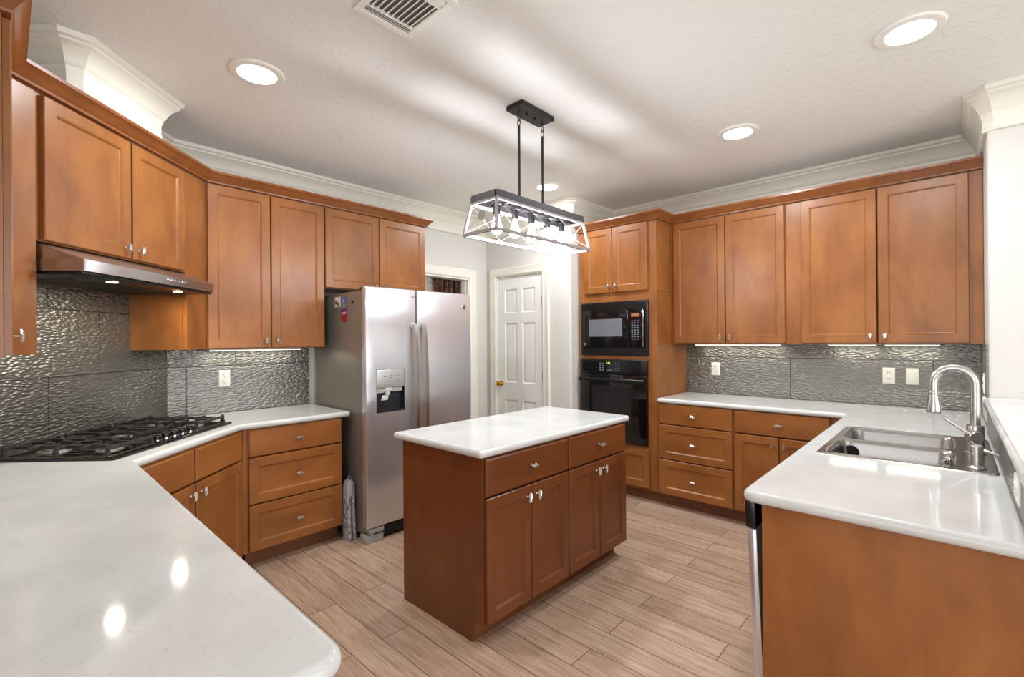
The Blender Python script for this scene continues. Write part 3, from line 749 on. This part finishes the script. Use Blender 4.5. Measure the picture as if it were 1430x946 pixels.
# fridge
f = thing('refrigerator', 'stainless side-by-side refrigerator with ice and water dispenser', 'refrigerator', (1.72, 2.97, 0), 0)
FWD = .945
MB().box(0, FWD, .075, .80, .05, 1.775, .006).build('cabinet_body', FRIDGE_SIDE, f)
MB().box(.012, FWD - .012, .062, .0745, .10, 1.77).build('door_gasket', RUBBER, f, flat=True)
fd = MB().box(-.014, .408, 0, .061, .105, 1.80, .012, seg=3).build('freezer_door', STEEL, f)
bool_cut(fd, MB().box(.066, .302, -.03, .045, .905, 1.212))
rd = MB().box(.418, FWD + .014, 0, .061, .105, 1.80, .012, seg=3).build('fridge_door', STEEL, f)
ds = MB()
ds.box(.067, .301, .040, .0445, .906, 1.211); ds.box(.067, .0705, .002, .04, .906, 1.08).box(.2975, .301, .002, .04, .906, 1.08).box(.067, .301, .002, .04, .906, .918)
ds.build('dispenser_recess', DKGREY, fd, flat=True)
cpn = MB().box(.068, .300, -.001, .039, 1.082, 1.2105, .004).build('dispenser_panel', simple('dispenser_silver', (190, 190, 188), .35, .5), fd)
m = MB()
for x, z, w_ in ((.125, 1.158, .022), (.172, 1.165, .020), (.172, 1.150, .020), (.226, 1.160, .022), (.130, 1.122, .006), (.155, 1.122, .006), (.18, 1.122, .008), (.20, 1.122, .006), (.23, 1.125, .018)):
    m.box(x, x + w_, -.0016, -.001, z, z + .004)
m.build('legend', SILKD, cpn, flat=True)
MB().box(.072, .139, .01, .039, 1.045, 1.080).build('dispenser_shroud', GREYP, fd, flat=True)
MB().box(.197, .285, .01, .039, 1.05, 1.080).build('dispenser_shroud', GREYP, fd, flat=True)
MB().box(.140, .196, .004, .035, 1.055, 1.082, .004).box(.150, .186, .012, .035, 1.025, 1.054, .003).build('spout', simple('ivory_spout', (206, 204, 192), .4), fd)
MB().box(.125, .180, .010, .016, .985, 1.025, .003, M=Matrix.Translation((0, .012, 0)) @ Matrix.Translation((.15, .012, 1.02)) @ Matrix.Rotation(math.radians(20), 4, 'X') @ Matrix.Translation((-.15, -.012, -1.02))).build('lever', WHITEP, fd)
def handle(par, x):
    loops = []
    for i in range(25):
        t = i / 24; z = .35 + t * 1.19; y = -.030 - .034 * math.sin(PI * min(1, max(0, t))) ** .6
        wz = .022
        loops.append([(x - wz, y, z), (x - wz * .5, y - .011, z), (x + wz * .5, y - .011, z), (x + wz, y, z), (x + wz * .5, y + .006, z), (x - wz * .5, y + .006, z)])
    mb = MB().loft(loops)
    for z in (.36, 1.53): mb.box(x - .014, x + .014, -.024, 0.0005, z - .018, z + .018, .003)
    mb.build('handle', NICKEL, par)
handle(fd, .372); handle(rd, .456)
bd = MB().box(.868, .902, -.004, -.0002, 1.672, 1.712, .0015).build('badge', PEWTER, rd)
MB().lathe([(.014, -.0041), (.014, -.0055), (.012, -.006)], (.885, 0, 1.692), 'Y', 20).build('badge_disc', simple('badge_grey', (120, 118, 118), .3, .8), bd)
text_mesh('GE', .014, 'badge_lettering', PEWTER, bd, Matrix.Translation((.885, -.0063, 1.692)) @ FRONT)
MB().box(.365, .395, -.0006, .0002, 1.742, 1.747).build('print_mark', SILKD, fd, flat=True)
g = MB().box(.05, FWD - .05, .03, .074, .022, .098, .002)
for i in range(3): g.box(.16, FWD - .16, .024, .031, .032 + i * .022, .042 + i * .022)
g.build('base_grille', BLKP, f, flat=True)
for x0 in (-.012, FWD - .125):
    MB().box(x0, x0 + .135, .012, .10, .0, .052, .004).box(x0 + .02, x0 + .135, .005, .07, .066, .098, .003).box(x0 + .03, x0 + .055, .01, .05, .045, .07).build('foot_bracket', GREYP, f)
MB().box(.01, .07, .02, .12, 1.7755, 1.80, .004).build('hinge_cover', BLKP, f)
# magnets on the fridge side
def magnet(y0, y1, z0, z1, label, mats, cells):
    mb = MB().box(1.7145, 1.7195, y0, y1, z0, z1, .0006, seg=1)
    for i, (a, b_, c_, d_, mi) in enumerate(cells):
        mb.box(1.7138, 1.7146, y0 + a * (y1 - y0), y0 + b_ * (y1 - y0), z0 + c_ * (z1 - z0), z0 + d_ * (z1 - z0), 0, mi)
    tag(mb.build('fridge_magnet', mats, None, flat=True), label, 'magnet', 'magnets on the fridge side')
mm = lambda n, c: simple(n, c, .4)
magnet(3.345, 3.43, 1.672, 1.75, 'cream and brown picture magnet, leftmost on the fridge side', [mm('cream', (196, 186, 172)), mm('brown', (110, 78, 62)), mm('white_print', (222, 216, 208))], [(.15, .5, .1, .42, 1), (.55, .9, .3, .6, 1), (.05, .16, .1, .9, 2), (.4, .8, .65, .9, 2)])
magnet(3.255, 3.335, 1.655, 1.742, 'blue and green picture magnet beside the cream one on the fridge side', [mm('blue', (92, 92, 150)), mm('green', (122, 132, 100)), mm('lilac', (150, 140, 190))], [(.05, .95, .08, .45, 1), (.3, .7, .5, .85, 2)])
magnet(3.255, 3.335, 1.565, 1.652, 'red and purple picture magnet, lowest on the fridge side', [mm('red', (140, 36, 42)), mm('purple', (80, 46, 110)), mm('pink', (206, 158, 190))], [(.02, .98, .78, .97, 1), (.05, .8, .58, .77, 2)])
o = MB().lathe([(.011, 1.7195), (.011, 1.713), (.009, 1.712)], (0, 3.165, 1.70), 'X', 16).build('fridge_magnet', mm('dark_magnet', (70, 44, 36)))
tag(o, 'small dark round magnet nearest the fridge door on its side', 'magnet', 'magnets on the fridge side')

# striped grey cloth thing hanging in the gap beside the fridge
def cloth_mat():
    m, nt, b = mat('grey_marl_fabric')
    v = obj_vec(nt, (120, 120, 40), False); n = N(nt, 'ShaderNodeTexNoise', Scale=1., Detail=3); nt.links.new(v, n.inputs['Vector'])
    r = ramp(nt, [(.38, (88, 90, 104)), (.52, (186, 184, 190))]); nt.links.new(n.outputs['Fac'], r.inputs[0]); nt.links.new(r.outputs[0], b.inputs['Base Color'])
    b.inputs['Roughness'].default_value = .9; return m
MARL = cloth_mat()
t = thing('hanging_cloth', 'narrow folded grey marled cloth with loop and clip hanging beside the fridge', 'cloth', (1.678, 3.14, 0), 0)
for i, x in enumerate((-.018, .012)):
    loops = []
    for k in range(13):
        u = k / 12; z = .005 + u * .32; wv = .004 * math.sin(u * 11 + i * 2); fx = x + (.012 if i else .004) * (1 - u) + wv * .5
        hw = .011 if i else .013
        loops.append([(fx - hw, -.012 + wv, z), (fx, -.022 + wv, z), (fx + hw, -.012 + wv, z), (fx + hw, .07, z), (fx - hw, .07, z)])
    MB().loft(loops).build('fold', MARL, t)
MB().loft([[(-.034 + a, -.014, .325), (-.008, -.03, .325), (.026 - a, -.014, .325), (.026 - a, .06, .325), (-.034 + a, .06, .325)] if j == 0 else
           [(-.030, -.012, .40), (-.008, -.026, .40), (.020, -.012, .40), (.020, .05, .40), (-.030, .05, .40)] if j == 1 else
           [(-.022, -.004, .425), (-.008, -.012, .428), (.010, -.004, .425), (.010, .04, .425), (-.022, .04, .425)] for j in range(3) for a in (0,)]).build('clip', simple('grey_clip', (158, 158, 166), .6), t)
MB().tube([(-.02, .0, .425), (-.022, .0, .447), (-.012, .0, .460), (.0, .0, .452), (.002, .0, .425)], .004, 8).build('loop', simple('loop_cord', (120, 124, 150), .7), t)

# ------------------------------------------------------------------ sink and faucet
s = thing('kitchen_sink', 'double-bowl stainless drop-in sink in the peninsula counter', 'sink', (0, 0, .914), 0)
t = bmesh.new()
def ring(b_, pts, z):
    vs = [b_.verts.new((x, y, z)) for x, y in pts]; return vs, [b_.edges.new((vs[i], vs[(i + 1) % len(vs)])) for i in range(len(vs))]
bowls = [(SX0 + .035, (SX0 + SX1) / 2 - .012), ((SX0 + SX1) / 2 + .012, SX1 - .035)]
BY0, BY1 = SY0 + .115, SY1 - .035
zt = .0045
ov_, oe = ring(t, rrect(SX0, SX1, SY0, SY1, .03), .0004); iv, ie = ring(t, rrect(SX0 + .005, SX1 - .005, SY0 + .005, SY1 - .005, .026), zt)
for i in range(len(ov_)): t.faces.new((ov_[i], ov_[(i + 1) % len(ov_)], iv[(i + 1) % len(ov_)], iv[i]))
rimloops = [iv]
for x0, x1 in bowls:
    a, ae = ring(t, rrect(x0, x1, BY0, BY1, .055, 6), zt); rimloops.append(a)
    prev = a
    for ins, z, r in ((.004, -.002, .053), (.008, -.012, .05), (.016, -.13, .05), (.026, -.168, .055), (.050, -.186, .06)):
        nv = [t.verts.new((x, y, z)) for x, y in rrect(x0 + ins, x1 - ins, BY0 + ins, BY1 - ins, r, 6)]
        for i in range(len(nv)): t.faces.new((prev[i], prev[(i + 1) % len(nv)], nv[(i + 1) % len(nv)], nv[i]))
        prev = nv
    t.faces.new(prev)
flatv = [q for L in rimloops for q in L]
for tri in tessellate_polygon([[q.co.copy() for q in L] for L in rimloops]):
    try: t.faces.new([flatv[i] for i in tri])
    except ValueError: pass
bmesh.ops.recalc_face_normals(t, faces=t.faces)
mb = MB(); mb.merge(t); basin = mb.build('basin', SINKM, s)
for x0, x1 in bowls:
    cx = (x0 + x1) / 2; cy = (BY0 + BY1) / 2
    o = MB().lathe([(.055, -.1859), (.055, -.1835), (.042, -.183), (.040, -.1855)], (cx, cy, 0)).build('drain', CHROME, s)
    MB().lathe([(.038, -.1857), (.036, -.1845), (.006, -.184), (.006, -.174), (.001, -.173)], (cx, cy, 0)).build('strainer', NICKEL, o)
# small wire clips at the rim corner and inside, a dark stopper resting in the near bowl
o = MB().lathe([(.030, .014), (.034, .010), (.032, .004), (.012, .003), (.001, .0025)], (2.787, .365, .860), 'X').build('drain_stopper', BLKP)
tag(o, 'dark round rubber stopper stuck on the divider wall of the near sink bowl', 'sink stopper')
q = MB().box(2.455, 2.505, .405, .4125, .9165, .925, .003).tube([(2.46, .41, .921), (2.46, .40, .935), (2.48, .395, .94), (2.50, .40, .935), (2.50, .41, .921)], .004, 8)
tag(q.build('rim_clip', CHROME), 'small shiny clip on the sink rim corner nearest the island', 'clip')
q = MB().box(2.783, 2.800, -.004, .030, .842, .892, .004).tube([(2.785, .02, .885), (2.772, .024, .882), (2.768, .034, .876), (2.776, .044, .868)], .006, 8)
tag(q.build('sponge_holder', CHROME), 'small chrome sponge holder on the divider wall of the near sink bowl', 'sponge holder')

fa = thing('faucet', 'tall brushed nickel gooseneck pull-down faucet behind the sink', 'faucet', (2.814, -.068, .9187), 0)
MB().lathe([(.034, 0), (.034, .004), (.029, .008), (.0285, .115), (.027, .12), (.017, .1205)], n=24).build('faucet_body', NICKEL, fa)
pts = [(0, 0, .119), (0, 0, .20), (0, 0, .295)]
Rr = .066
for k in range(1, 17):
    a = PI - PI * k / 16; pts.append((0, Rr + Rr * math.cos(a), .295 + Rr * math.sin(a)))
pts += [(0, 2 * Rr, .27), (0, 2 * Rr, .255)]
MB().tube(pts, .0165, 18).build('neck', NICKEL, fa)
MB().lathe([(.017, .256), (.0185, .250), (.0185, .246), (.017, .243), (.019, .225), (.026, .185), (.0265, .165), (.023, .160), (.001, .1605)], (0, 2 * Rr, 0), n=24).build('spray_head', NICKEL, fa)
Mh = Matrix.Translation((-.026, .012, .075)) @ Matrix.Rotation(math.radians(25), 4, 'Z')
o = MB().lathe([(.026, .0), (.026, -.034), (.023, -.038), (.001, -.0385)], (0, 0, 0), 'X', 24, M=Mh).build('handle_hub', NICKEL, fa)
MB().tube([(-.02, .01, .08), (-.022, .06, .118), (-.024, .095, .146)], [.008, .0065, .0055], 10, M=Matrix.Translation((-.026, 0, 0))).build('lever', NICKEL, o)
sd = thing('soap_dispenser', 'short brushed nickel soap pump beside the faucet', 'soap dispenser', (2.50, -.064, .9187), 0)
MB().lathe([(.028, 0), (.028, .003), (.020, .008), (.017, .012), (.017, .055), (.0195, .058), (.0195, .082), (.016, .086), (.001, .0865)]).build('pump_body', NICKEL, sd)
MB().tube([(0, -.01, .07), (-.012, -.035, .066), (-.02, -.058, .058)], [.006, .005, .004], 10).build('nozzle', NICKEL, sd)

# ------------------------------------------------------------------ outlets and switch
def plate(label, loc, rz, kind='outlet', name='outlet', cat='outlet', group='white wall outlets'):
    o = thing(name, label, cat, loc, rz, group)
    MB().rings(-.036, .036, -.058, .058, [(0, 0), (0, -.003), (.004, -.0062), (.006, -.0062)]).build('cover_plate', WHITEP, o, flat=True)
    if kind == 'outlet':
        for z in (-.022, .022):
            r = MB().loft([[(x, y, zz) for x, zz in rrect(-.016, .016, z - .015, z + .015, .010)] for y in (-.0062, -.0085)]).build('receptacle', WHITEP, o, flat=True)
            MB().box(-.0085, -.0055, -.0089, -.0085, z - .003, z + .008).box(.0055, .0085, -.0089, -.0085, z - .003, z + .008).lathe([(.0028, -.0085), (.0028, -.0089)], (0, 0, z - .009), 'Y', 10).build('slot', SILKD, r, flat=True)
    else:
        r = MB().rings(-.017, .017, -.033, .033, [(0, -.0062), (0, -.0075), (.002, -.0080), (.003, -.0080)]).build('rocker', WHITEP, o, flat=True)
    return o
plate('white duplex outlet on the tile between the cooktop and the fridge', (1.072, FW - .0082, 1.158), 0)
plate('white duplex outlet on the tile beside the oven column', (OW - .0082, 1.576, 1.140), RB)
plate('white duplex outlet on the tile above the sink corner', (OW - .0082, .343, 1.134), RB)
plate('white rocker switch on the tile right of the corner outlet', (OW - .0082, .211, 1.134), RB, 'switch', 'light_switch', 'switch', None)
plate('pale outlet on the pier side tile, seen edge-on behind the faucet', (3.86, RY + .0082, 1.145), PI)
o = plate('pale outlet lying sideways on the low bar riser at the right edge', (1.945, RY + .0082, .985), PI)
o.rotation_euler = (0, PI / 2, PI)

# under-cabinet led strips
def led(label, loc, rz, L, power):
    o = thing('under_cabinet_light', label, 'light', loc, rz, 'under-cabinet light bars')
    MB().box(0, L, -.022, .022, -.014, -.0005, .002).build('housing', WHITEP, o, flat=True)
    MB().box(.008, L - .008, -.016, .016, -.017, -.0141).build('diffuser', LEDM, o, flat=True)
    area('led_light', (L / 2, 0, -.019), (0, 0, 0), L - .02, .03, power, (1, .93, .78), o)
led('glowing light bar under the upper cabinets beside the oven column', (4.30, 1.72, 1.372), RB, .70, LED_W)
led('glowing light bar under the upper cabinets above the sink corner, nearer the oven', (4.30, .70, 1.372), RB, .30, LED_W * .5)
led('glowing light bar under the upper cabinets nearest the white pier', (4.30, .36, 1.372), RB, .30, LED_W * .5)
led('glowing light bar under the upper cabinet left of the fridge', (.95, 3.70, 1.372), 0, .62, LED_W)

# ------------------------------------------------------------------ ceiling fixtures
def can(x, y, label):
    o = thing('recessed_light', label, 'ceiling light', (x, y, CZ), 0, 'recessed ceiling lights')
    MB().lathe([(.124, -.0005), (.124, -.004), (.118, -.010), (.100, -.013), (.088, -.012), (.086, -.0008)], n=40).build('trim_ring', WHITEP, o)
    MB().lathe([(.0855, -.0008), (.0855, -.009), (.07, -.0105), (.001, -.011)], n=40).build('lens', CANM, o)
    l = bpy.data.lights.new('can_light', 'AREA'); l.shape = 'DISK'; l.size = .17; l.energy = CAN_W; l.color = (.95, .978, 1)
    lo = bpy.data.objects.new('can_light', l); COL.objects.link(lo); lo.parent = o; lo.location = (0, 0, -.016)
can(.865, 2.517, 'round recessed ceiling light over the left cooktop counter')
can(2.695, .13, 'largest round recessed ceiling light, over the sink')
can(3.247, 1.011, 'round recessed ceiling light in front of the right upper cabinets')
can(3.23, 2.573, 'round recessed ceiling light behind the pendant rod, near the pantry')

v = thing('ceiling_vent', 'white square louvred air register in the ceiling at the top photo edge', 'vent', (.955, 1.415, CZ), 0)
VW, VD = .27, .33
m = MB()
for a in ((0, VW, 0, .03), (0, VW, VD - .03, VD), (0, .03, .03, VD - .03), (VW - .03, VW, .03, VD - .03)):
    m.box(a[0], a[1], a[2], a[3], -.012, -.0005, .003)
m.build('frame', WHITEP, v, flat=True)
MB().box(.03, VW - .03, .03, VD - .03, -.002, -.0006).build('duct_opening', simple('duct_grey', (120, 118, 112), .8), v, flat=True)
m = MB()
for i in range(9):
    x = .045 + i * .0225; Mx = Matrix.Translation((x, 0, -.008)) @ Matrix.Rotation(math.radians(-38), 4, 'Y')
    m.box(-.0102, .0102, .085, VD - .07, -.0008, .0008, M=Mx)
for y, an in ((.042, -40), (.054, -40), (.066, -40), (VD - .040, 40), (VD - .050, 40), (VD - .060, 40)):
    m.box(.032, VW - .032, -.007, .007, -.0008, .0008, M=Matrix.Translation((0, y, -.008)) @ Matrix.Rotation(math.radians(an), 4, 'X'))
m.box(.03, VW - .03, .074, .082, -.012, -.002).box(.03, VW - .03, VD - .07, VD - .063, -.012, -.002)
m.build('louvre', WHITEP, v, flat=True)

p = thing('pendant_light', 'black linear pendant with whitewashed frame and five glowing bulbs over the island', 'pendant light', (2.11, 1.80, 0), 0)
MB().prism(rrect(-.145, .145, -.062, .062, .004, 2), CZ - .028, CZ - .0006, .003, seg=2).build('canopy', BLKMETAL, p, flat=True)
for x in (-.035, .035): MB().lathe([(.008, CZ - .0281), (.008, CZ - .033), (.004, CZ - .036)], (x, 0, 0), n=12).build('screw_cap', BLKMETAL, p)
TZ, BZ = 2.19, 1.98
for x in (-.105, .105):
    o = MB().tube([(x, 0, CZ - .115), (x, 0, TZ - .02)], .0075, 12).build('rod', BLKMETAL, p)
    MB().tube([(x, 0, CZ - .0285), (x, 0, CZ - .05)], .004, 8).tube([(x + .010 * math.sin(a), 0, CZ - .068 + .022 * math.cos(a)) for a in [2 * PI * i / 14 for i in range(15)]], .0028, 6).tube([(x, .010 * math.sin(a), CZ - .098 + .022 * math.cos(a)) for a in [2 * PI * i / 14 for i in range(15)]], .0028, 6).build('chain_link', BLKMETAL, o)
TX, TY, BX, BY = .385, .095, .418, .122
def rect_frame(mb, hx, hy, z, wd, ht):
    for sgn in (1, -1):
        mb.box(-hx, hx, sgn * hy - wd / 2, sgn * hy + wd / 2, z - ht / 2, z + ht / 2); mb.box(sgn * hx - wd / 2, sgn * hx + wd / 2, -hy + wd / 2, hy - wd / 2, z - ht / 2, z + ht / 2)
m = MB(); rect_frame(m, TX, TY, TZ - .016, .016, .034); m.build('top_rail', BLKMETAL, p, flat=True)
m = MB().box(-TX + .008, TX - .008, -.022, .022, TZ - .036, TZ - .024)
for x in (-.25, .25): m.box(x - .012, x + .012, -TY + .008, TY - .008, TZ - .036, TZ - .026)
m.build('socket_bar', BLKMETAL, p, flat=True)
m = MB(); rect_frame(m, TX + .002, TY + .002, TZ - .042, .013, .013); rect_frame(m, BX, BY, BZ, .014, .016)
for sx in (-1, 1):
    for sy in (-1, 1): m.bar((sx * (TX + .002), sy * (TY + .002), TZ - .045), (sx * BX, sy * BY, BZ), .014, .014)
m.build('frame', WHITEWASH, p, flat=True)
m = MB(); zt_, zb_ = TZ - .05, BZ + .01
for sy in (-1, 1):
    for i in range(3):
        xa, xb = -TX + i * 2 * TX / 3, -TX + (i + 1) * 2 * TX / 3; xc, xd = -BX + i * 2 * BX / 3, -BX + (i + 1) * 2 * BX / 3
        m.tube([(xa, sy * TY, zt_), (xd, sy * BY, zb_)], .0010, 6); m.tube([(xb, sy * TY, zt_), (xc, sy * BY, zb_)], .0010, 6)
for sx in (-1, 1):
    m.tube([(sx * TX, -TY, zt_), (sx * BX, BY, zb_)], .0016, 6); m.tube([(sx * TX, TY, zt_), (sx * BX, -BY, zb_)], .0016, 6)
m.build('cross_wire', WHITEWASH, p)
for sx in (-1, 1):
    o = MB().lathe([(.024, -.002), (.026, -.002), (.026, .002), (.024, .002)], (sx * (TX + BX) / 2, 0, (TZ + BZ) / 2 - .015), 'X', 24).build('medallion', WHITEWASH, p)
for i in range(5):
    x = -.29 + i * .145
    o = MB().lathe([(.026, TZ - .0365), (.026, TZ - .042), (.0185, TZ - .045), (.0185, TZ - .095), (.016, TZ - .098)], (x, 0, 0), n=20).build('socket', BLKMETAL, p)
    MB().lathe([(.012, TZ - .0985), (.013, TZ - .112), (.018, TZ - .130), (.027, TZ - .155), (.0295, TZ - .170), (.027, TZ - .186), (.018, TZ - .197), (.001, TZ - .201)], (x, 0, 0), n=20).build('bulb', BULBM, o)

# ------------------------------------------------------------------ room beyond the doorway: curtained window
def curtain_mat():
    m, nt, b = mat('brown_brocade')
    v = obj_vec(nt, (14, 14, 10), False); n = N(nt, 'ShaderNodeTexNoise', Scale=1., Detail=3, Distortion=1.5); nt.links.new(v, n.inputs['Vector'])
    r = ramp(nt, [(.56, (78, 42, 32)), (.66, (150, 104, 70))]); nt.links.new(n.outputs['Fac'], r.inputs[0]); nt.links.new(r.outputs[0], b.inputs['Base Color'])
    b.inputs['Roughness'].default_value = .5; return m
loops = []; th = .004
fr_, bk_ = [], []
nC = 120; X0, X1 = 4.17, 5.05
top, bot = [], []
def cpt(i):
    u = i / nC; return X0 + u * (X1 - X0), 5.40 + .028 * math.sin(u * 62) + .010 * math.sin(u * 29 + 1)
front = [cpt(i) for i in range(nC + 1)]
poly = front + [(x, y + th) for x, y in reversed(front)]
m = MB().loft([[(x, y, z) for x, y in poly] for z in (1.50, 1.9, 2.26, 2.29, 2.325)])
cu = thing('window_curtain', 'gathered dark brown patterned curtain in the room behind the fridge', 'curtain', (0, 0, 0), 0)
m.build('curtain_fabric', curtain_mat(), cu)
MB().tube([(X0 - .06, 5.40, 2.30), (X1 + .06, 5.40, 2.30)], .009, 10).build('curtain_rod', BLKMETAL, cu)
area('back_room_light', (3.6, 4.6, CZ - .03), (0, 0, 0), .5, .5, 14, (1, .97, .93))
